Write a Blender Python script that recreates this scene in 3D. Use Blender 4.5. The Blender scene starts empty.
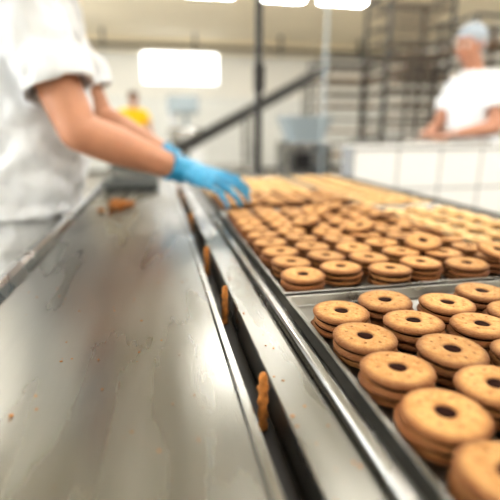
import bpy, bmesh, math, random
from mathutils import Vector, Matrix
random.seed(7)
V=Vector
scene=bpy.context.scene
COL=scene.collection
scene.view_settings.view_transform='Standard'
try: scene.view_settings.look='Medium High Contrast'
except Exception: pass

# ------------------------------------------------------------------ materials
def mat(name,color,rough=.5,metal=0.,var=0.,vscale=5.,bump=0.,bscale=40.,stretch=(1,1,1),emit=0.,color2=None,sss=0.,rvar=0.,spec=None,sheen=0.):
    m=bpy.data.materials.new(name); m.use_nodes=True
    nt=m.node_tree; N=nt.nodes; L=nt.links; b=N['Principled BSDF']
    c=(*color,1)
    b.inputs['Base Color'].default_value=c
    b.inputs['Roughness'].default_value=rough; b.inputs['Metallic'].default_value=metal
    if spec is not None: b.inputs['Specular IOR Level'].default_value=spec
    if sss: 
        b.inputs['Subsurface Weight'].default_value=sss
        b.inputs['Subsurface Radius'].default_value=(.01,.004,.002)
    if sheen: b.inputs['Sheen Weight'].default_value=sheen
    if emit:
        b.inputs['Emission Color'].default_value=c; b.inputs['Emission Strength'].default_value=emit
    if var or bump or rvar or color2:
        tc=N.new('ShaderNodeTexCoord'); mp=N.new('ShaderNodeMapping'); mp.inputs['Scale'].default_value=stretch
        L.new(tc.outputs['Object'],mp.inputs['Vector'])
        if var or color2:
            n=N.new('ShaderNodeTexNoise'); n.inputs['Scale'].default_value=vscale; n.inputs['Detail'].default_value=6
            L.new(mp.outputs[0],n.inputs['Vector'])
            r=N.new('ShaderNodeValToRGB')
            c2=color2 if color2 else tuple(max(0,x*(1-var)) for x in color)
            r.color_ramp.elements[0].position=.35; r.color_ramp.elements[1].position=.65
            r.color_ramp.elements[0].color=(*c2,1); r.color_ramp.elements[1].color=c
            L.new(n.outputs['Fac'],r.inputs[0]); L.new(r.outputs[0],b.inputs['Base Color'])
        if rvar:
            n=N.new('ShaderNodeTexNoise'); n.inputs['Scale'].default_value=vscale; n.inputs['Detail'].default_value=5
            L.new(mp.outputs[0],n.inputs['Vector'])
            mr=N.new('ShaderNodeMapRange'); mr.inputs['From Min'].default_value=.3; mr.inputs['From Max'].default_value=.7
            mr.inputs['To Min'].default_value=max(0,rough-rvar); mr.inputs['To Max'].default_value=min(1,rough+rvar)
            L.new(n.outputs['Fac'],mr.inputs['Value']); L.new(mr.outputs[0],b.inputs['Roughness'])
        if bump:
            n=N.new('ShaderNodeTexNoise'); n.inputs['Scale'].default_value=bscale; n.inputs['Detail'].default_value=5
            L.new(mp.outputs[0],n.inputs['Vector'])
            bp=N.new('ShaderNodeBump'); bp.inputs['Strength'].default_value=bump; bp.inputs['Distance'].default_value=.01
            L.new(n.outputs['Fac'],bp.inputs['Height']); L.new(bp.outputs[0],b.inputs['Normal'])
    return m

def tile_mat(name,color,grout,w,h,mode='xz',mortar=.012,rough=.2):
    m=bpy.data.materials.new(name); m.use_nodes=True
    nt=m.node_tree; N=nt.nodes; L=nt.links; b=N['Principled BSDF']
    tc=N.new('ShaderNodeTexCoord'); s=N.new('ShaderNodeSeparateXYZ'); cb=N.new('ShaderNodeCombineXYZ')
    L.new(tc.outputs['Object'],s.inputs[0])
    o={'x':0,'y':1,'z':2}
    L.new(s.outputs[o[mode[0]]],cb.inputs[0]); L.new(s.outputs[o[mode[1]]],cb.inputs[1])
    br=N.new('ShaderNodeTexBrick'); br.offset=0; br.inputs['Scale'].default_value=1
    br.inputs['Brick Width'].default_value=w; br.inputs['Row Height'].default_value=h
    br.inputs['Mortar Size'].default_value=mortar*w; br.inputs['Mortar Smooth'].default_value=.2
    br.inputs['Color1'].default_value=(*color,1); br.inputs['Color2'].default_value=(*[c*.97 for c in color],1)
    br.inputs['Mortar'].default_value=(*grout,1)
    L.new(cb.outputs[0],br.inputs['Vector']); L.new(br.outputs['Color'],b.inputs['Base Color'])
    b.inputs['Roughness'].default_value=rough
    return m

def biscuit_mat(name,cA,cB,cE):
    m=bpy.data.materials.new(name); m.use_nodes=True
    nt=m.node_tree; N=nt.nodes; L=nt.links; b=N['Principled BSDF']
    b.inputs['Roughness'].default_value=.56; b.inputs['Specular IOR Level'].default_value=.4
    tc=N.new('ShaderNodeTexCoord'); sp=N.new('ShaderNodeSeparateXYZ'); L.new(tc.outputs['Object'],sp.inputs[0])
    oi=N.new('ShaderNodeObjectInfo')
    add=N.new('ShaderNodeVectorMath'); add.operation='MULTIPLY_ADD'
    add.inputs[1].default_value=(1,1,1); L.new(tc.outputs['Object'],add.inputs[0])
    cr=N.new('ShaderNodeCombineXYZ'); mul=N.new('ShaderNodeMath'); mul.operation='MULTIPLY'; mul.inputs[1].default_value=7.
    L.new(oi.outputs['Random'],mul.inputs[0]); L.new(mul.outputs[0],cr.inputs[0]); L.new(mul.outputs[0],cr.inputs[1]); L.new(cr.outputs[0],add.inputs[2])
    n1=N.new('ShaderNodeTexNoise'); n1.inputs['Scale'].default_value=110; n1.inputs['Detail'].default_value=9; n1.inputs['Roughness'].default_value=.8; L.new(add.outputs[0],n1.inputs['Vector'])
    rp=N.new('ShaderNodeValToRGB'); rp.color_ramp.elements[0].position=.38; rp.color_ramp.elements[1].position=.60
    rp.color_ramp.elements[0].color=(*cB,1); rp.color_ramp.elements[1].color=(*cA,1); L.new(n1.outputs['Fac'],rp.inputs[0])
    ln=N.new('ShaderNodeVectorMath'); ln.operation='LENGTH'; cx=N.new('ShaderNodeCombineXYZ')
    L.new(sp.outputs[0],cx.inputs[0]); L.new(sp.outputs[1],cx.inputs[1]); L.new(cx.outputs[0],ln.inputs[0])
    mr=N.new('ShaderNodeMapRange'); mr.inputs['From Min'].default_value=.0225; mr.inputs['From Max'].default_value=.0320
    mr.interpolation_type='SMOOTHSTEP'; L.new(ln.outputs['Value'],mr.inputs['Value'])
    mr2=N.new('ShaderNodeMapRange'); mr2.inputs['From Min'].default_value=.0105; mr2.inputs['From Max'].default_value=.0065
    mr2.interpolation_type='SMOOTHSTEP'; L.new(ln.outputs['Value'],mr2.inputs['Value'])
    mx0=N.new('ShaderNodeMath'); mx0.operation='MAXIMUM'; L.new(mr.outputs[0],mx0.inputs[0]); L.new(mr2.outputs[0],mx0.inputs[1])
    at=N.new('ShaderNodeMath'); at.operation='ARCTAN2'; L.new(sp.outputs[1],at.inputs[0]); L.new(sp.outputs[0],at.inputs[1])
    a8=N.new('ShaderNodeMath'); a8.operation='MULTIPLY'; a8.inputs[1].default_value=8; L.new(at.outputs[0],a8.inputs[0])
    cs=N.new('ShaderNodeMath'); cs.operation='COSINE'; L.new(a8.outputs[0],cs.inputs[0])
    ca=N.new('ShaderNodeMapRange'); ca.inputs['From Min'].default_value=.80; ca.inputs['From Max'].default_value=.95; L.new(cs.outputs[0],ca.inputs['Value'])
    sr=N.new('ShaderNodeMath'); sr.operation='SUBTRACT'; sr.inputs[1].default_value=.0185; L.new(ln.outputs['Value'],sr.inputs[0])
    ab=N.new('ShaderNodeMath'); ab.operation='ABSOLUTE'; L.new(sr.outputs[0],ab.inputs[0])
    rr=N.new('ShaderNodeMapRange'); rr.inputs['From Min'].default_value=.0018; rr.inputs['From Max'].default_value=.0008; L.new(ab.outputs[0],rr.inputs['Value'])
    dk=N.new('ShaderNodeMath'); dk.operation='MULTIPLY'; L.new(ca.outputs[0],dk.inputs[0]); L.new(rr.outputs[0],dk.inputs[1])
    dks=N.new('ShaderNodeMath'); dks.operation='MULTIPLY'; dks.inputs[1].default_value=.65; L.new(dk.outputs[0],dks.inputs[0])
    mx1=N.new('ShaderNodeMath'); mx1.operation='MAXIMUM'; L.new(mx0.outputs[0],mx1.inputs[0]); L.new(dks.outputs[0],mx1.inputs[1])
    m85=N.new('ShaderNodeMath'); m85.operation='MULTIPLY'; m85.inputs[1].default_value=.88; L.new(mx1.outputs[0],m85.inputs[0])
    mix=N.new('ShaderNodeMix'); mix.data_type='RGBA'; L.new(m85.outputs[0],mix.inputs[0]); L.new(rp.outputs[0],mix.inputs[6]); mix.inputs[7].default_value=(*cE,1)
    hs=N.new('ShaderNodeHueSaturation'); L.new(mix.outputs[2],hs.inputs['Color'])
    mv=N.new('ShaderNodeMapRange'); mv.inputs['To Min'].default_value=.84; mv.inputs['To Max'].default_value=1.12; L.new(oi.outputs['Random'],mv.inputs['Value']); L.new(mv.outputs[0],hs.inputs['Value'])
    L.new(hs.outputs[0],b.inputs['Base Color'])
    n2=N.new('ShaderNodeTexNoise'); n2.inputs['Scale'].default_value=380; n2.inputs['Detail'].default_value=5; n2.inputs['Roughness'].default_value=.65; L.new(add.outputs[0],n2.inputs['Vector'])
    sm=N.new('ShaderNodeMath'); sm.operation='SUBTRACT'; L.new(n2.outputs['Fac'],sm.inputs[0]); L.new(dk.outputs[0],sm.inputs[1])
    bp=N.new('ShaderNodeBump'); bp.inputs['Strength'].default_value=1.; bp.inputs['Distance'].default_value=.003
    L.new(sm.outputs[0],bp.inputs['Height']); L.new(bp.outputs[0],b.inputs['Normal'])
    return m

STEEL=mat('brushed_steel',(.28,.28,.265),.29,1.,var=.22,vscale=3,bump=.012,bscale=30,stretch=(7,1.0,1),rvar=.09)
STEEL2=mat('steel_plain',(.34,.34,.33),.24,1.,var=.15,vscale=8,rvar=.08)
STEELD=mat('steel_dark',(.08,.08,.08),.4,.9,var=.3,vscale=9)
TRAYM=mat('tray_steel',(.28,.275,.26),.34,1.,var=.4,vscale=14,rvar=.12)
RACKT=mat('rack_tray_dark',(.13,.105,.085),.5,.6,var=.4,vscale=14)
BLACK=mat('black_paint',(.010,.010,.012),.5)
BELT=mat('belt_grey',(.14,.14,.13),.5,.6,var=.3,vscale=20)
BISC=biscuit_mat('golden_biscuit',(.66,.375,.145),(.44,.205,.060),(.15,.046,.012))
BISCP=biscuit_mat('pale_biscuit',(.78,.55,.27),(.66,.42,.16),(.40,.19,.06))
CREAM=mat('chocolate_cream',(.022,.006,.003),.8,var=.3,vscale=100,spec=.1)
CRUMB=mat('crumb_brown',(.50,.20,.045),.8,var=.45,vscale=150,bump=.5,bscale=300)
SHIRT=mat('white_cotton',(.59,.62,.66),.9,bump=.15,bscale=9,stretch=(1,1,.6),sheen=.2)
SHIRT2=mat('white_cotton_bg',(.70,.73,.77),.9)
YEL=mat('yellow_cotton',(.85,.52,.01),.9)
TROU=mat('pale_trousers',(.50,.52,.54),.9,bump=.5,bscale=18,stretch=(4,4,.25))
TROUD=mat('grey_trousers',(.3,.32,.34),.9)
SKIN=mat('skin',(.49,.245,.155),.5,var=.14,vscale=18,sss=.12,bump=.04,bscale=120)
SKIN2=mat('skin_tan',(.42,.21,.14),.55,sss=.1)
GLOVE=mat('nitrile_glove',(.035,.33,.60),.40,bump=.40,bscale=75,spec=.6,var=.3,vscale=50)
NET=mat('hair_net',(.34,.39,.45),.9,bump=.5,bscale=120)
HAIR=mat('hair_brown',(.07,.04,.025),.8)
LIP=mat('lip',(.45,.15,.12),.5)
EYEW=mat('eye_white',(.8,.8,.78),.3); EYED=mat('eye_iris',(.03,.02,.015),.3)
SHOE=mat('shoe_white',(.7,.7,.7),.6)
WALLM=mat('wall_paint',(.90,.89,.84),.7,var=.03,vscale=1.5)
WTILE=tile_mat('wall_tile',(.88,.90,.88),(.6,.61,.6),.3,.3)
CTILE=tile_mat('counter_tile',(.76,.775,.79),(.34,.36,.39),.24,.20,mortar=.03,rough=.15)
CEIL=mat('ceiling_paint',(.92,.83,.65),.8,var=.05,vscale=1)
FLOORM=tile_mat('floor_tile',(.46,.43,.39),(.26,.24,.22),.2,.2,mode='xy',rough=.35)
LAMPM=mat('lamp_diffuser',(1,.965,.90),.5,emit=38.)
WINM=mat('added_window_glow',(.93,.97,1),.5,emit=8.)  # glow of the added left-wall windows, out of view
WINB=mat('window_daylight_soft',(.96,.98,1),.5,emit=3.)
WHITEP=mat('white_enamel',(.78,.80,.81),.35)
BLUEG=mat('machine_bluegrey',(.36,.43,.48),.4,metal=.3)
CARD=mat('baked_brown',(.40,.23,.11),.9)
GREENG=mat('plastic_grey',(.10,.11,.11),.5)
ORANGE=mat('plastic_orange',(.6,.2,.05),.5)

# ------------------------------------------------------------------ helpers
def empty(name,loc=(0,0,0)):
    e=bpy.data.objects.new(name,None); e.empty_display_size=.05; e.location=loc; COL.objects.link(e); return e
def obj(bm,name,mats,parent=None,smooth=False,bevel=0.,loc=None):
    bmesh.ops.recalc_face_normals(bm,faces=bm.faces[:])
    me=bpy.data.meshes.new(name); bm.to_mesh(me); bm.free()
    for m in (mats if isinstance(mats,(list,tuple)) else [mats]): me.materials.append(m)
    if smooth:
        for p in me.polygons: p.use_smooth=True
    o=bpy.data.objects.new(name,me); COL.objects.link(o)
    if loc is not None: o.location=loc
    if parent:
        o.parent=parent; o.matrix_parent_inverse=Matrix.Translation(parent.location).inverted()
    if bevel:
        b=o.modifiers.new('bevel','BEVEL'); b.width=bevel; b.segments=2; b.limit_method='ANGLE'
    return o
def bx(bm,x0,x1,y0,y1,z0,z1,mi=0):
    r=bmesh.ops.create_cube(bm,size=1.)
    M=Matrix.Translation(((x0+x1)/2,(y0+y1)/2,(z0+z1)/2))@Matrix.Diagonal((abs(x1-x0),abs(y1-y0),abs(z1-z0),1))
    bmesh.ops.transform(bm,matrix=M,verts=r['verts'])
    for f in {f for v in r['verts'] for f in v.link_faces}: f.material_index=mi
    return r['verts']
def ball(bm,c,r,sc=(1,1,1),rot=None,mi=0,seg=20):
    q=bmesh.ops.create_uvsphere(bm,u_segments=seg,v_segments=seg//2+2,radius=r)
    M=Matrix.Translation(c)@((rot.to_4x4()) if rot else Matrix.Identity(4))@Matrix.Diagonal((*sc,1))
    bmesh.ops.transform(bm,matrix=M,verts=q['verts'])
    for f in {f for v in q['verts'] for f in v.link_faces}: f.material_index=mi
def cone(bm,p0,r0,p1,r1,mi=0,seg=20):
    p0=V(p0);p1=V(p1); d=p1-p0
    if d.length<1e-6: return
    q=bmesh.ops.create_cone(bm,cap_ends=True,segments=seg,radius1=r0,radius2=r1,depth=d.length)
    M=Matrix.Translation((p0+p1)/2)@d.to_track_quat('Z','Y').to_matrix().to_4x4()
    bmesh.ops.transform(bm,matrix=M,verts=q['verts'])
    for f in {f for v in q['verts'] for f in v.link_faces}: f.material_index=mi
def limb(bm,pts,rads,seg=18):
    for i,p in enumerate(pts):
        ball(bm,p,rads[i],seg=seg)
        if i: cone(bm,pts[i-1],rads[i-1],p,rads[i],seg=seg)
def loft(bm,rings,n=36,pw=2.):
    prev=None; first=None
    for (c,ax,ay) in rings:
        c=V(c);ax=V(ax);ay=V(ay); vs=[]
        for k in range(n):
            a=2*math.pi*k/n; ca,sa=math.cos(a),math.sin(a)
            ca=math.copysign(abs(ca)**(2/pw),ca); sa=math.copysign(abs(sa)**(2/pw),sa)
            vs.append(bm.verts.new(c+ax*ca+ay*sa))
        if prev:
            for k in range(n): bm.faces.new((prev[k],prev[(k+1)%n],vs[(k+1)%n],vs[k]))
        else: first=vs
        prev=vs
    bm.faces.new(first[::-1]); bm.faces.new(prev)
def organic(bm,name,m,parent,voxel=.006,sm=6,disp=0.,dscale=.1):
    o=obj(bm,name,m,parent,True)
    r=o.modifiers.new('remesh','REMESH'); r.mode='VOXEL'; r.voxel_size=voxel; r.use_smooth_shade=True
    s=o.modifiers.new('smooth','SMOOTH'); s.factor=.5; s.iterations=sm
    if disp:
        t=bpy.data.textures.new(name+'_folds','CLOUDS'); t.noise_scale=dscale; t.noise_depth=1
        d=o.modifiers.new('folds','DISPLACE'); d.texture=t; d.strength=disp; d.mid_level=.5; d.texture_coords='LOCAL'
    return o

# ------------------------------------------------------------------ room
def wall(name,b,m):
    bm=bmesh.new(); bx(bm,*b); return obj(bm,name,m)
X0,X1,Y0,Y1,H=-4.,7.,-3.,12.,3.2
wall('floor',(X0-.1,X1+.1,Y0-.1,Y1+.1,-.1,0),FLOORM)
wall('ceiling',(X0-.1,X1+.1,Y0-.1,Y1+.1,H,H+.1),CEIL)
wall('wall_back',(X0,X1,Y1,Y1+.1,0,H),WALLM)
wall('wall_front',(X0,X1,Y0-.1,Y0,0,H),WALLM)
wall('wall_left',(X0-.1,X0,Y0,Y1,0,H),WALLM)
wall('wall_right',(X1,X1+.1,Y0,Y1,0,H),WALLM)
bm=bmesh.new(); bx(bm,X0,X1,Y1-.012,Y1-.001,0.1,1.9); obj(bm,'trim_1',WTILE)
bm=bmesh.new(); bx(bm,X0,X1,Y1-.03,Y1-.001,0,.1); obj(bm,'baseboard_back',STEELD)
bm=bmesh.new(); bx(bm,X0,X1,Y1-.35,Y1-.15,H-.28,H-.001); obj(bm,'trim_2',CEIL)
bm=bmesh.new()
for yy,zz in ((10.8,2.86),(10.9,2.93)): cone(bm,(X0+.01,yy,zz),.025,(X1-.01,yy,zz),.025)
for xx in range(-3,7,2): bx(bm,xx-.02,xx+.02,10.78,10.92,2.8,3.2)
obj(bm,'ceiling_pipe_run',STEELD)
def window(name,cx,cz,w,h,wall='back',cy=0):
    e=empty(name,(cx,Y1,cz) if wall=='back' else (X0,cy,cz))
    bm=bmesh.new(); g=bmesh.new()
    if wall=='back':
        bx(g,cx-w/2,cx+w/2,Y1-.03,Y1-.02,cz-h/2,cz+h/2)
        for a in (cx-w/2-.03,cx+w/2): bx(bm,a,a+.03,Y1-.06,Y1-.015,cz-h/2-.03,cz+h/2+.03)
        bx(bm,cx-.015,cx+.015,Y1-.05,Y1-.015,cz-h/2,cz+h/2)
        for a in (cz-h/2-.03,cz+h/2): bx(bm,cx-w/2,cx+w/2,Y1-.06,Y1-.015,a,a+.03)
    else:
        bx(g,X0+.02,X0+.03,cy-w/2,cy+w/2,cz-h/2,cz+h/2)
        for a in (cy-w/2-.04,cy-.02,cy+w/2): bx(bm,X0+.015,X0+.07,a,a+.04,cz-h/2-.04,cz+h/2+.04)
        for a in (cz-h/2-.04,cz+h/2): bx(bm,X0+.015,X0+.07,cy-w/2,cy+w/2,a,a+.04)
    obj(g,'pane',WINB if wall=='back' else WINM,e); obj(bm,'frame',WHITEP,e)
window('window_1',.72,2.60,1.85,.72)
window('added_window_2',0,2.0,2.4,1.3,'left',.3)  # left-wall windows are unseen, added as extra light sources
window('added_window_3',0,2.0,2.4,1.3,'left',4.2)
window('added_window_4',0,2.0,2.4,1.3,'left',8.4)
def lamp(cx,cy,w=1.0,d=.26):
    e=empty('ceiling_lamp',(cx,cy,H))
    b=bmesh.new(); bx(b,cx-w/2-.03,cx+w/2+.03,cy-d/2-.03,cy+d/2+.03,H-.06,H-.001)
    obj(b,'housing',WHITEP,e,bevel=.006)
    b=bmesh.new(); bx(b,cx-w/2,cx+w/2,cy-d/2,cy+d/2,H-.085,H-.06); obj(b,'diffuser',LAMPM,e,bevel=.01)
for cy in (-1.2,1.4,4.4):  # unseen lamp rows, added for lighting
    for cx in (-2.2,.85,3.1,5.4): lamp(cx,cy,1.0)
for cx,cy in ((-2.2,7.6),(.95,7.6),(2.1,7.6),(3.15,7.6)): lamp(cx,cy,.75,.18)

# ------------------------------------------------------------------ steel work table (left)
TZ=.87
t=empty('steel_worktable',(-.07,.7,0))
bm=bmesh.new()
bx(bm,-.205,.066,-.7,2.0,TZ-.004,TZ)
obj(bm,'tabletop',STEEL,t,bevel=.001)
bm=bmesh.new()
prof=[(-.232,TZ-.07),(-.232,TZ+.012),(-.227,TZ+.018),(-.217,TZ+.018),(-.211,TZ+.012),(-.205,TZ-.0005),(-.205,TZ-.07)]
ra=[bm.verts.new((x,-.7,z)) for x,z in prof]; rb=[bm.verts.new((x,2.0,z)) for x,z in prof]
for i in range(len(prof)):
    j=(i+1)%len(prof); bm.faces.new((ra[i],ra[j],rb[j],rb[i]))
bm.faces.new(ra); bm.faces.new(rb[::-1])
obj(bm,'raised_lip',STEEL2,t,bevel=.0015)
bm=bmesh.new()
bx(bm,.0665,.0745,-.7,2.0,TZ-.03,TZ+.003); 
obj(bm,'edge_strip',STEEL2,t,bevel=.001)
bm=bmesh.new()
bx(bm,-.2,.06,1.985,2.0,TZ-.08,TZ-.004); bx(bm,-.2,.06,-.7,-.685,TZ-.08,TZ-.004)
for y in (-.65,.65,1.93):
    bx(bm,-.215,-.175,y,y+.04,0,TZ-.004); bx(bm,.02,.06,y,y+.04,0,TZ-.004)
bx(bm,-.205,.05,-.65,1.97,.22,.24)
obj(bm,'frame_and_legs',STEEL2,t,bevel=.002)

# ------------------------------------------------------------------ tray conveyor (right)
c=empty('tray_conveyor',(.48,.7,0))
bm=bmesh.new(); bx(bm,.160,.832,-.7,2.1,TZ-.012,TZ+.002); obj(bm,'belt',BELT,c)
bm=bmesh.new()
bx(bm,.098,.134,-.7,2.1,TZ-.05,TZ+.004)
bx(bm,.135,.140,-.7,2.1,TZ-.05,TZ-.001)
obj(bm,'ledge_plate',STEEL,c,bevel=.0015)
bm=bmesh.new()
prof=[(.1405,TZ-.06),(.1405,TZ+.008),(.143,TZ+.011),(.150,TZ+.011),(.153,TZ+.008),(.154,TZ+.003),(.1595,TZ+.003),(.1595,TZ-.06)]
ra=[bm.verts.new((x,-.7,z)) for x,z in prof]; rb=[bm.verts.new((x,2.1,z)) for x,z in prof]
for i in range(len(prof)):
    j=(i+1)%len(prof); bm.faces.new((ra[i],ra[j],rb[j],rb[i]))
bm.faces.new(ra); bm.faces.new(rb[::-1])
obj(bm,'guide_rail',STEEL2,c,bevel=.0012)
bm=bmesh.new(); bx(bm,.833,.858,-.7,2.1,TZ-.06,TZ+.02); bx(bm,.581,.587,-.7,2.1,TZ+.003,TZ+.02)
obj(bm,'side_rail',STEELD,c,bevel=.003)
bm=bmesh.new()
bx(bm,.11,.85,-.7,2.1,TZ-.14,TZ-.062)
bx(bm,.16,.84,2.085,2.1,TZ-.14,TZ-.013)
for y in (-.65,.7,2.0):
    bx(bm,.12,.17,y,y+.05,0,TZ-.14); bx(bm,.78,.83,y,y+.05,0,TZ-.14)
bx(bm,.13,.82,-.6,2.05,.25,.28)
obj(bm,'frame_and_legs',STEEL2,c,bevel=.003)
bm=bmesh.new(); bx(bm,.076,.097,-.7,2.0,TZ-.045,TZ-.03); obj(bm,'gap_channel',BLACK,c)
bm=bmesh.new(); cone(bm,(.166,2.06,TZ-.03),.02,(.832,2.06,TZ-.03),.02); obj(bm,'end_roller',STEEL2,c,True)

def tray(x0,x1,y0,y1,rim=.010):
    bm=bmesh.new(); z=TZ+.0035; th=.0012; fl=.004
    outer=[(x0,y0),(x1,y0),(x1,y1),(x0,y1)]; cx,cy=(x0+x1)/2,(y0+y1)/2
    def ring(off,z):
        return [bm.verts.new((x+(off if x<cx else -off),y+(off if y<cy else -off),z)) for x,y in outer]
    rs=[ring(fl+th,z),ring(0,z+rim),ring(-.004,z+rim+.0005),ring(-.004,z+rim+.002),ring(th,z+rim+.002),ring(fl+2*th,z+th)]
    for a,b in zip(rs,rs[1:]):
        for i in range(4): bm.faces.new((a[i],a[(i+1)%4],b[(i+1)%4],b[i]))
    bm.faces.new(rs[0][::-1]); bm.faces.new(rs[-1])
    return obj(bm,'baking_tray',TRAYM,bevel=.0008)
tray(.1655,.576,-.105,.510); tray(.1655,.576,.527,1.142); tray(.1655,.576,1.159,2.03)
tray(.594,.828,-.105,.510,.009); tray(.594,.828,.527,1.142,.009); tray(.594,.828,1.159,2.03,.009)
FZ=TZ+.0050

def rev(bm,prof,seg,mi,wob,ph,closed=True):
    rings=[]
    for r,z in prof:
        vs=[]
        for k in range(seg):
            a=2*math.pi*k/seg
            rr=r*(1+wob*(math.sin(3*a+ph)+.6*math.sin(5*a+2*ph)))
            vs.append(bm.verts.new((rr*math.cos(a),rr*math.sin(a),z+wob*.02*math.sin(2*a+ph*3)))) 
        rings.append(vs)
    n=len(rings)
    for i in range(n if closed else n-1):
        A=rings[i];B=rings[(i+1)%n]
        for k in range(seg):
            f=bm.faces.new((A[k],A[(k+1)%seg],B[(k+1)%seg],B[k])); f.material_index=mi; f.smooth=True
    if not closed:
        for R in (rings[0][::-1],rings[-1]):
            f=bm.faces.new(R); f.material_index=mi
BP0=[(.0058,.0012),(.0070,0),(.0290,0),(.0309,.0015),(.0316,.0042),(.0307,.0068),(.0285,.0085),(.0245,.0094),(.0150,.0096),(.0095,.0090),(.0074,.0076),(.0060,.005)]
def biscuit_mesh(name,levels,ph,bm_mat,TH):
    bm=bmesh.new(); z=0; s=TH/.0096
    BP=[(r,h*s) for r,h in BP0]
    for L in range(levels):
        ox=random.uniform(-.003,.003); oy=random.uniform(-.003,.003)
        v0=len(bm.verts)
        rev(bm,[(r,z+h) for r,h in BP],44,0,.008,ph+L)
        bm.verts.ensure_lookup_table()
        if L<levels-1:
            for v in bm.verts[v0:]: v.co.x+=ox; v.co.y+=oy
        if L==levels-1: rev(bm,[(.0074,z+.0008),(.0078,z+.003),(.0080,z+.0072*s),(.0050,z+.0076*s)],24,1,.02,ph,False)
        z+=TH
        if L<levels-1:
            rev(bm,[(.027,z-.0012),(.0290,z),(.0290,z+.0010),(.027,z+.0026)],32,1,.025,ph*2,False); z+=.0014
    bmesh.ops.recalc_face_normals(bm,faces=bm.faces[:])
    me=bpy.data.meshes.new(name); bm.to_mesh(me); bm.free()
    me.materials.append(bm_mat); me.materials.append(CREAM); return me
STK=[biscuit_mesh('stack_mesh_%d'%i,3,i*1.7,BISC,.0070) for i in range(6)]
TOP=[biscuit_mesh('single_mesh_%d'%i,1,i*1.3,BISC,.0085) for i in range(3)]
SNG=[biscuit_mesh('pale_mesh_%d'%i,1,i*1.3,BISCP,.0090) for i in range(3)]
stacks=empty('ring_biscuit_batch',(.37,.5,FZ))
pales=empty('pale_biscuit_batch',(.7,.8,FZ))
def put(me,x,y,z,par,tx=0,ty=0,nm='ring_biscuit'):
    o=bpy.data.objects.new(nm,me); COL.objects.link(o); o.location=(x,y,z)
    o.rotation_euler=(tx,ty,random.uniform(0,6.28)); o.parent=par; o.matrix_parent_inverse=Matrix.Translation(par.location).inverted()
    return o
STH=.0070*3+.0028
def fill(y0,y1,cols,x0,px,py,lvl):
    for ci in range(cols):
        y=y0+.036+(.022 if ci%2 else 0)
        while y<y1-.030:
            x=x0+ci*px+random.uniform(-.002,.002); yy=y+random.uniform(-.0012,.0012)
            if lvl=='s' and yy<1.42:
                put(random.choice(STK),x,yy,FZ,stacks,random.uniform(-.05,.05),random.uniform(-.05,.05))
            else:
                put(random.choice(SNG),x,yy,FZ,pales,nm='pale_biscuit')
            y+=py
for (a,b_) in ((-.105,.510),(.527,1.142),(1.159,2.03)):
    fill(a,b_,6,.2015,.0662,.0622,'s')
    fill(a,b_,3,.634,.077,.0645,'p')
for (x,y,tx,ty) in ((.45,.66,.22,-.12),(.51,.74,-.2,.2),(.40,.80,.2,.15),(.50,.90,.15,-.2),(.37,.98,.2,.1),(.53,.58,-.12,.2),(.31,.87,.18,.1),(.43,1.03,.2,.1)):
    put(random.choice(TOP),x,y,FZ+STH+.005,stacks,tx,ty)

def stick(y,h,r=.0042,lean=0):
    bm=bmesh.new(); z0=TZ-.030
    rings=[]; n=12
    for i in range(n+1):
        f=i/n; rr=r*(1+.18*math.sin(i*2.3)+random.uniform(-.12,.12))*(1 if i<n else .55)
        rings.append((V((.0865+lean*f*h+random.uniform(-.0004,.0004),y,z0+(h+.03)*f)),V((rr,0,0)),V((0,rr*.8,0))))
    loft(bm,rings,n=14); obj(bm,'biscuit_stick',CRUMB,smooth=True)
stick(.322,.025,.0044); stick(.545,.024,.0044,.05); stick(.755,.023,.0048); stick(1.12,.022); stick(1.45,.022); stick(1.7,.02)

bm=bmesh.new()
def chunk(bm,c,s):
    q=bmesh.ops.create_icosphere(bm,subdivisions=2,radius=s)
    sc=Matrix.Diagonal((random.uniform(.8,1.5),random.uniform(.6,1.2),random.uniform(.4,.6),1))
    M=Matrix.Translation(c)@Matrix.Rotation(random.uniform(0,6),4,'Z')@sc
    for v in q['verts']: v.co*=random.uniform(.85,1.12)
    bmesh.ops.transform(bm,matrix=M,verts=q['verts'])
for i in range(46):
    s=random.uniform(.006,.014); a=random.uniform(0,6.28); r=abs(random.gauss(0,.035))
    chunk(bm,(-.115+r*math.cos(a)*.7,1.36+r*math.sin(a)*1.6,TZ+s*.62+max(0,.018-r*.4)*random.random()),s)
obj(bm,'broken_biscuit_pile',CRUMB)
bm=bmesh.new()
for i in range(170):
    s=random.uniform(.0004,.0012); chunk(bm,(random.uniform(-.19,.06),random.uniform(.2,1.8),TZ+s*.7),s)
for i in range(70):
    s=random.uniform(.0006,.0014); chunk(bm,(random.uniform(.100,.132),random.uniform(.2,1.8),TZ+.004+s*.7),s)
for (x,y,s) in ((-.118,.34,.0016),(-.10,.345,.0012),(-.06,.42,.0012),(.01,.33,.0010)): chunk(bm,(x,y,TZ+s*.7),s)
obj(bm,'biscuit_crumbs',CRUMB)

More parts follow.
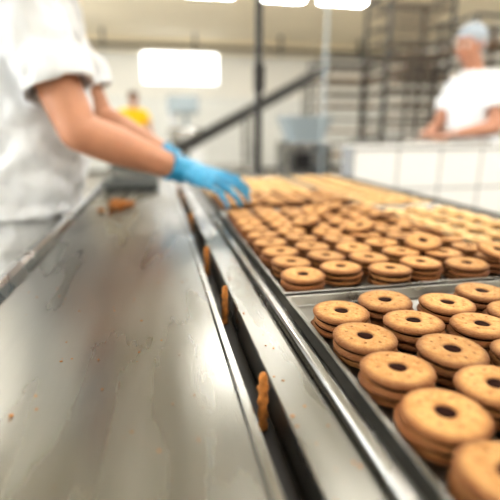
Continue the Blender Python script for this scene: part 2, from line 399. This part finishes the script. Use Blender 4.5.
# ------------------------------------------------------------------ people
def hand(bm,W,xd,up,s,curl=(.1,.35,.3),sz=1.,spread=.08):
    x=V(xd).normalized(); y=V(up).cross(x).normalized(); z=x.cross(y).normalized(); W=V(W)
    P=lambda a,b,c: W+(x*a+y*b*s+z*c)*sz
    loft(bm,[(P(-.012,0,0),y*.026*sz,z*.020*sz),(P(.012,0,0),y*.029*sz,z*.018*sz),(P(.035,.001,.001),y*.037*sz,z*.017*sz),(P(.065,0,.002),y*.041*sz,z*.015*sz),(P(.088,-.001,.001),y*.040*sz,z*.012*sz)],n=24,pw=2.4)
    ball(bm,P(.034,.024,-.010),.018*sz)
    F=[(.032,.092,(.040,.026,.020),.0085),(.0108,.095,(.045,.029,.021),.0087),(-.0108,.091,(.042,.027,.020),.0083),(-.032,.084,(.033,.021,.018),.0075)]
    for i,(y0,x0,ls,r) in enumerate(F):
        p=P(x0-.018,y0,0); pts=[p,P(x0,y0,.002)]; rr=[r*1.1*sz,r*1.12*sz]; a=0; sp=(1.5-i)*spread
        for j,l in enumerate(ls):
            a+=curl[j]*(1+.16*i if j==0 else 1)
            d=(x*math.cos(a)*math.cos(sp)+y*s*math.sin(sp)-z*math.sin(a)).normalized()
            pts.append(pts[-1]+d*l*sz); rr.append(r*(1-.1*(j+1))*sz)
        limb(bm,pts,rr,seg=14)
    limb(bm,[P(.02,.024,-.006),P(.045,.045,-.014),P(.074,.056,-.024),P(.095,.054,-.036)],[.014*sz,.0125*sz,.0105*sz,.009*sz],seg=14)

def worker(J,shirt,trou,skin,glove=None,scale_v=1.,net=True,fold=0.,sleeve=.62,hem=.085,tw=1.):
    f=V(J['face']).normalized(); l=V((0,0,1)).cross(f).normalized()
    e=empty('bakery_worker',(J['hip'][0],J['hip'][1],0))
    vx=.006*scale_v
    bm=bmesh.new()
    hf=V(J.get('hface',J['face'])).normalized(); hl=V((0,0,1)).cross(hf).normalized(); hu=hf.cross(hl).normalized()
    R=Matrix((hf,hl,hu)).transposed(); Hc=V(J['head'])
    hp=lambda a,b,c_: Hc+hf*a+hl*b+hu*c_
    ball(bm,hp(-.012,0,.03),.088,(1.05,.83,1.0),R,seg=28)
    ball(bm,hp(.02,0,-.035),.066,(1.,.88,1.15),R,seg=24)
    ball(bm,hp(.055,0,-.085),.026,(1,1.2,.8),R)
    ball(bm,hp(.055,0,.035),.045,(.9,1.25,.5),R)
    limb(bm,[hp(.080,0,.015),hp(.103,0,-.022)],[.008,.013],seg=12)
    for s in (-1,1):
        ball(bm,hp(.095,s*.011,-.026),.009,seg=12)
        ball(bm,hp(-.005,s*.077,-.005),.03,(.55,.28,1),R,seg=16)
        ball(bm,hp(.06,s*.042,-.02),.024,seg=14)
    ball(bm,hp(.084,0,-.058),.015,(.6,1.6,.6),R,seg=14)
    limb(bm,[hp(-.02,0,-.05),V(J['neck'])],[.050,.056])
    ball(bm,V(J['neck'])-V((0,0,.03)),.07,(1,1.2,.6))
    for k in ('R','L'):
        S,E,Wr=V(J['sh'+k]),V(J['el'+k]),V(J['wr'+k])
        m=E.lerp(Wr,.3)
        limb(bm,[S.lerp(E,.15),S.lerp(E,.6),E,m,E.lerp(Wr,.65),Wr],[.053,.050,.045,.047,.038,.0285])
        if not glove:
            hand(bm,Wr,J['hd'+k],J.get('hu'+k,(0,0,1)),1 if k=='R' else -1,J.get('curl',(.2,.4,.3)))
    organic(bm,'skin_body',skin,e,vx*.75 if glove else .0045,4)
    if glove:
        for k in ('R','L'):
            bm=bmesh.new(); W=V(J['wr'+k]); d=(V(J['el'+k])-W).normalized()
            hand(bm,W,J['hd'+k],J.get('hu'+k,(0,0,1)),1 if k=='R' else -1,J.get('curl',(.1,.35,.3)),1.05)
            a=d.orthogonal().normalized(); b=d.cross(a)
            rg=[(W-d*.01,.031),(W+d*.008,.0335),(W+d*.016,.0325),(W+d*.024,.036),(W+d*.032,.035),(W+d*.040,.040)]
            loft(bm,[(p,a*r,b*r) for p,r in rg],n=24)
            organic(bm,'glove_'+k,GLOVE,e,.0025,2,.006,.018)
    bm=bmesh.new()
    for s in (-1,1):
        ball(bm,hp(.079,s*.031,.006),.0115,mi=0,seg=14); ball(bm,hp(.0875,s*.031,.006),.0055,mi=1,seg=10)
        ball(bm,hp(.086,s*.031,.027),.008,(.5,2.2,.5),R,mi=2,seg=12)
    ball(bm,hp(.0935,0,-.056),.009,(.5,2.2,.55),R,mi=3,seg=14)
    obj(bm,'eyes_and_mouth',[EYEW,EYED,HAIR,LIP],e,True)
    bm=bmesh.new()
    ball(bm,hp(-.024,0,.044),.095,(1.04,.88,.93),R,seg=28)
    ball(bm,hp(-.062,0,-.005),.060,(.8,1.15,1.1),R,seg=20)
    for i in range(26):
        a=i/26*6.283; ball(bm,hp(-.018+.090*math.cos(a),.081*math.sin(a),.050+.012*math.cos(a)),.0085,seg=8)
    organic(bm,'hair_net' if net else 'hair',NET if net else HAIR,e,.006,2)
    bm=bmesh.new()
    up=V((0,0,1)); hip=V(J['hip']); be=V(J['belly']); ch=V(J['chest']); nk=V(J['neck'])
    rings=[(hip-up*hem,l*.192,f*.140),(hip-up*.02,l*.186,f*.140),(be,l*.176,f*.145),(be.lerp(ch,.5),l*.174,f*.138),(ch,l*.18,f*.128),(ch.lerp(nk,.5)-up*.01,l*.165,f*.105),(nk-up*.035,l*.105,f*.08),(nk-up*.005,l*.068,f*.066)]
    loft(bm,rings,n=40,pw=2.3)
    for k in ('R','L'):
        S,E=V(J['sh'+k]),V(J['el'+k]); d=(E-S).normalized()
        ball(bm,S,.072); limb(bm,[ch.lerp(nk,.55)+(S-ch).dot(l)*l*.45,S],[.085,.074])
        a=d.orthogonal().normalized(); b=d.cross(a); Lh=(E-S).length*sleeve
        rg=[(0,.070),(.35,.074),(.7,.078),(.97,.082),(1.,.079),(.985,.072),(.8,.064)]
        loft(bm,[(S+d*Lh*q,a*r,b*r) for q,r in rg],n=28)
    organic(bm,'t_shirt',shirt,e,vx,3,fold,.065)
    bm=bmesh.new()
    loft(bm,[(hip-up*.16,l*.165,f*.112*tw),(hip-up*.05,l*.165,f*.112*tw),(hip+up*.05,l*.155,f*.11)],n=32,pw=2.3)
    for k in ('R','L'):
        a,b,c_=V(J['hp'+k]),V(J['kn'+k]),V(J['an'+k])
        limb(bm,[a,a.lerp(b,.4),b,b.lerp(c_,.5),c_+up*.03],[.096,.090,.072,.07,.062])
    organic(bm,'trousers',trou,e,vx*1.2,5,fold*.7,.05)
    bm=bmesh.new()
    for k in ('R','L'):
        a=V(J['an'+k]); 
        M=Matrix((f,l,up)).transposed()
        ball(bm,a+f*.06+up*-.03,.05,(2.5,.9,.75),M,seg=20); limb(bm,[a+up*.02,a-up*.02],[.046,.046])
    organic(bm,'shoes',SHOE,e,.007,3)
    return e

# near worker, leaning over the table sorting biscuits
worker(dict(face=(1,-.05,0),hface=(.8,-.1,-.55),hip=(-.350,1.32,.93),belly=(-.305,1.32,1.06),chest=(-.288,1.325,1.25),neck=(-.255,1.32,1.475),head=(-.16,1.31,1.62),
    shR=(-.268,1.15,1.375),elR=(-.160,1.085,1.09),wrR=(.072,1.175,.991),shL=(-.26,1.49,1.385),elL=(-.16,1.52,1.13),wrL=(.060,1.405,1.005),
    hdR=(.1,-.055,-.028),hdL=(.1,-.035,-.035),huR=(-.1,-.45,1),huL=(0,.1,1),curl=(.14,.42,.34),
    hpR=(-.365,1.235,.80),knR=(-.36,1.23,.46),anR=(-.38,1.22,.09),hpL=(-.365,1.41,.80),knL=(-.36,1.42,.46),anL=(-.40,1.43,.09)),
    SHIRT,TROU,SKIN,GLOVE,1.,True,.036,.70,.05)
# worker behind the tiled partition
worker(dict(face=(-1,-.15,0),hface=(-.97,-.35,-.22),hip=(2.14,2.74,.95),belly=(2.13,2.735,1.09),chest=(2.11,2.73,1.28),neck=(2.07,2.72,1.47),head=(2.005,2.70,1.615),
    shL=(2.13,2.55,1.38),elL=(2.09,2.48,1.11),wrL=(1.85,2.49,1.073),shR=(2.09,2.90,1.38),elR=(1.98,2.92,1.11),wrR=(1.80,2.74,1.075),
    hdL=(-.1,-.0,-.01),hdR=(-.1,-.12,.0),
    hpL=(2.16,2.65,.84),knL=(2.16,2.64,.46),anL=(2.18,2.63,.09),hpR=(2.14,2.83,.84),knR=(2.13,2.84,.46),anR=(2.15,2.85,.09)),
    SHIRT2,TROUD,SKIN2,None,1.3,True,.015)
# worker in yellow far back
worker(dict(face=(.4,-1,0),hface=(.4,-1,-.3),hip=(-.34,8.2,.95),belly=(-.34,8.18,1.09),chest=(-.34,8.16,1.27),neck=(-.33,8.14,1.46),head=(-.32,8.10,1.60),
    shR=(-.52,8.10,1.37),elR=(-.56,8.0,1.12),wrR=(-.42,7.82,1.03),shL=(-.17,8.22,1.37),elL=(-.08,8.12,1.12),wrL=(-.05,7.9,1.03),
    hdR=(.3,-1,-.1),hdL=(0,-1,-.1),
    hpL=(-.26,8.23,.87),knL=(-.25,8.22,.48),anL=(-.25,8.24,.09),hpR=(-.42,8.18,.87),knR=(-.43,8.16,.48),anR=(-.43,8.18,.09)),
    YEL,TROUD,SKIN2,None,1.8,False,.012)

# ------------------------------------------------------------------ background
p=empty('tiled_partition',(2.4,2.15,0))
bm=bmesh.new(); bx(bm,.955,4.6,2.06,2.20,0,1.012); obj(bm,'tiled_body',CTILE,p)
bm=bmesh.new(); bx(bm,.95,4.6,2.052,2.208,1.0125,1.020); obj(bm,'capping',WHITEP,p,bevel=.003)
e=empty('steel_side_table',(1.6,2.7,0))
bm=bmesh.new(); bx(bm,1.36,1.93,2.30,3.05,1.0,1.035); bx(bm,1.38,1.91,2.32,3.03,.3,.32)
for x in (1.36,1.89):
    for y in (2.30,3.01): bx(bm,x,x+.04,y,y+.04,0,1.0)
obj(bm,'top_and_legs',STEEL2,e,bevel=.003)

bm=bmesh.new(); cone(bm,(.525,2.27,0),.018,(.525,2.27,H),.018); cone(bm,(.525,2.27,0),.05,(.525,2.27,.01),.05); cone(bm,(.525,2.27,H-.02),.05,(.525,2.27,H),.05)
bx(bm,.503,.552,2.25,2.29,1.28,1.40)
obj(bm,'black_support_pole',BLACK,smooth=False)
bm=bmesh.new(); cone(bm,(1.53,4.0,0),.011,(1.53,4.0,H),.011); cone(bm,(1.53,4.0,0),.06,(1.53,4.0,.012),.06)
obj(bm,'steel_support_pole',BLUEG)

e=empty('inclined_conveyor',(1.,5.,0))
a=V((.20,5.,.86)); b=V((1.85,5.,1.72)); d=(b-a).normalized(); n=V((-d.z,0,d.x))
bm=bmesh.new()
for yy in (-.2,.2):
    q=[a+V((0,yy,0))-n*.05,b+V((0,yy,0))-n*.05,b+V((0,yy,0))+n*.05,a+V((0,yy,0))+n*.05]
    v1=[bm.verts.new(x-V((0,.015,0))) for x in q]; v2=[bm.verts.new(x+V((0,.015,0))) for x in q]
    bm.faces.new(v1);bm.faces.new(v2[::-1])
    for i in range(4): bm.faces.new((v1[i],v1[(i+1)%4],v2[(i+1)%4],v2[i]))
obj(bm,'side_beams',STEELD,e)
bm=bmesh.new(); 
q=[a+n*.02,b+n*.02,b+n*.035,a+n*.035]
v1=[bm.verts.new(x-V((0,.18,0))) for x in q]; v2=[bm.verts.new(x+V((0,.18,0))) for x in q]
bm.faces.new(v1);bm.faces.new(v2[::-1])
for i in range(4): bm.faces.new((v1[i],v1[(i+1)%4],v2[(i+1)%4],v2[i]))
for k in range(14):
    c0=a.lerp(b,(k+.5)/14)+n*.045; cone(bm,c0-V((0,.18,0)),.008,c0+V((0,.18,0)),.008,seg=8)
obj(bm,'cleated_belt',BELT,e)
bm=bmesh.new()
for f_ in (.08,.5,.93):
    c0=a.lerp(b,f_)
    for yy in (-.2,.2): bx(bm,c0.x-.02,c0.x+.02,5+yy-.02,5+yy+.02,0,c0.z-.03)
    bx(bm,c0.x-.015,c0.x+.015,4.82,5.18,.3,.33)
for c0 in (a,b): cone(bm,c0-V((0,.19,0)),.045,c0+V((0,.19,0)),.045)
obj(bm,'legs_and_rollers',STEEL2,e)

e=empty('packing_machine',(1.44,4.3,0))
bm=bmesh.new(); bx(bm,1.22,1.68,4.1,4.5,.55,.98); obj(bm,'cabinet',STEEL2,e,bevel=.01)
bm=bmesh.new(); loft(bm,[(V((1.45,4.3,.98)),V((.17,0,0)),V((0,.15,0))),(V((1.45,4.3,1.06)),V((.19,0,0)),V((0,.17,0))),(V((1.45,4.3,1.22)),V((.25,0,0)),V((0,.22,0)))],n=4*8,pw=6); obj(bm,'hopper',BLUEG,e)
bm=bmesh.new()
for x in (1.24,1.62):
    for y in (4.12,4.44): bx(bm,x,x+.04,y,y+.04,0,.55)
obj(bm,'legs',STEELD,e)
bm=bmesh.new(); bx(bm,1.30,1.46,4.085,4.1,.72,.88); obj(bm,'control_panel',BLACK,e,bevel=.004)

e=empty('dough_mixer',(.45,8.4,0))
bm=bmesh.new(); bx(bm,.15,.85,8.2,8.8,0,.75); bx(bm,.25,.45,8.4,8.75,.75,1.55); obj(bm,'body',WHITEP,e,bevel=.03)
bm=bmesh.new(); loft(bm,[(V((.55,8.4,.76)),V((.2,0,0)),V((0,.2,0))),(V((.55,8.4,.85)),V((.28,0,0)),V((0,.28,0))),(V((.55,8.4,1.12)),V((.31,0,0)),V((0,.31,0)))],n=32); obj(bm,'bowl',STEEL2,e,True)
bm=bmesh.new(); bx(bm,.25,.8,8.25,8.65,1.38,1.68); cone(bm,(.58,8.4,1.1),.03,(.58,8.4,1.4),.05); obj(bm,'head',BLUEG,e,bevel=.04)

def rack(x0,y0,w,d,h,n,lo=.15,load=1,wire=False):
    e=empty('tray_rack_trolley',(x0+w/2,y0+d/2,0))
    bm=bmesh.new(); s=.028
    for x in (x0,x0+w-s):
        for y in (y0,y0+d-s): bx(bm,x,x+s,y,y+s,.1,h)
        bx(bm,x,x+s,y0+s,y0+d-s,h-s,h); bx(bm,x,x+s,y0+s,y0+d-s,.1,.1+s)
    for y in (y0,y0+d-s): bx(bm,x0+s,x0+w-s,y,y+s,h-s,h); bx(bm,x0+s,x0+w-s,y,y+s,.1,.1+s)
    obj(bm,'frame',STEELD,e)
    bm=bmesh.new(); g=bmesh.new()
    for i in range(n):
        z=lo+(h-.12-lo)*i/(n-1)
        for x in (x0+s,x0+w-s-.02): bx(bm,x,x+.02,y0+.01,y0+d-.01,z-.012,z-.002)
        if wire:
            for k in range(9):
                y=y0+.02+(d-.04)*k/8; bx(bm,x0+s+.003,x0+w-s-.003,y-.003,y+.003,z,z+.005)
            for k in range(5):
                x=x0+.08+(w-.16)*k/4; bx(bm,x-.003,x+.003,y0+.02,y0+d-.02,z-.004,z+.0005)
            bx(bm,x0+s+.003,x0+w-s-.003,y0+.008,y0+.012,z-.002,z+.014)
        else:
            bx(bm,x0+s+.003,x0+w-s-.003,y0+.015,y0+d-.015,z,z+.004)
            bx(bm,x0+s+.003,x0+w-s-.003,y0+.015,y0+.019,z+.004,z+.02)
        if load and i%load==0:
            m=int((w-.1)/.09)
            for k in range(m): bx(g,x0+.06+k*.09,x0+.06+k*.09+.07,y0+.03,y0+d-.03,z+.006,z+.028)
    obj(bm,'runners_and_trays',RACKT,e)
    if load: obj(g,'baked_goods',CARD,e,bevel=.008)
    else: g.free()
    bm=bmesh.new()
    for x in (x0+.015,x0+w-.015):
        for y in (y0+.015,y0+d-.015): cone(bm,(x-.012,y,.045),.045,(x+.012,y,.045),.045); bx(bm,x-.015,x+.015,y-.015,y+.015,.06,.1)
    obj(bm,'castors',BLACK,e)
rack(2.12,4.0,.66,.5,2.3,15,load=0,wire=True)
rack(2.05,5.4,.85,.6,1.95,12,load=2,wire=True)
rack(3.15,4.2,.7,.6,2.2,14,load=2,wire=True)
rack(3.4,5.8,.8,.7,2.2,13,load=1)

e=empty('steel_prep_table',(-1.0,5.2,0))
bm=bmesh.new(); bx(bm,-2.2,0.05,4.8,5.5,.84,.88); bx(bm,-2.15,0,4.85,5.45,.25,.27)
for x in (-2.18,-.02):
    for y in (4.83,5.43): bx(bm,x,x+.04,y,y+.04,0,.84)
obj(bm,'top_and_legs',STEEL2,e,bevel=.004)
def crate(x,y,z,w,d,h,m,name='plastic_crate'):
    bm=bmesh.new(); t=.012
    bx(bm,x,x+w,y,y+d,z,z+t)
    for (a0,a1,b0,b1) in ((x,x+w,y,y+t),(x,x+w,y+d-t,y+d),(x,x+t,y+t,y+d-t),(x+w-t,x+w,y+t,y+d-t)): bx(bm,a0,a1,b0,b1,z+t,z+h)
    bx(bm,x-.01,x+w+.01,y-.01,y,z+h-.03,z+h); bx(bm,x-.01,x+w+.01,y+d,y+d+.01,z+h-.03,z+h)
    obj(bm,name,m,bevel=.003)
crate(-.6,4.95,.882,.5,.38,.16,GREENG); crate(-1.3,4.95,.882,.5,.38,.2,WHITEP)
crate(-.19,1.76,TZ+.001,.19,.18,.035,GREENG,'shallow_scrap_tray')
crate(2.35,3.2,.0,.5,.4,.3,ORANGE)
e=empty('steel_cart',(.35,3.3,0))
bm=bmesh.new(); bx(bm,-.35,.75,3.05,3.6,.80,.83); bx(bm,-.33,.73,3.07,3.58,.3,.32)
for x in (-.35,.72):
    for y in (3.05,3.57): bx(bm,x,x+.03,y,y+.03,.08,.80)
obj(bm,'shelves',STEEL2,e,bevel=.003)
bm=bmesh.new()
for x in (-.33,.74):
    for y in (3.065,3.585): cone(bm,(x-.012,y,.04),.04,(x+.012,y,.04),.04)
obj(bm,'castors',BLACK,e)
crate(-.3,3.12,.831,.42,.36,.09,GREENG)

# ------------------------------------------------------------------ world + camera
w=bpy.data.worlds.new('world'); scene.world=w; w.use_nodes=True
w.node_tree.nodes['Background'].inputs[0].default_value=(.9,.95,1,1); w.node_tree.nodes['Background'].inputs[1].default_value=1.
cd=bpy.data.cameras.new('camera'); cam=bpy.data.objects.new('camera',cd); COL.objects.link(cam)
cam.location=(.008,0,1.093)
cam.rotation_euler=(math.radians(90-15.25),0,math.radians(-11.77))
cd.lens=31.68; cd.sensor_width=36; cd.clip_start=.02
cd.dof.use_dof=True; cd.dof.focus_distance=.47; cd.dof.aperture_fstop=2.4
scene.camera=cam
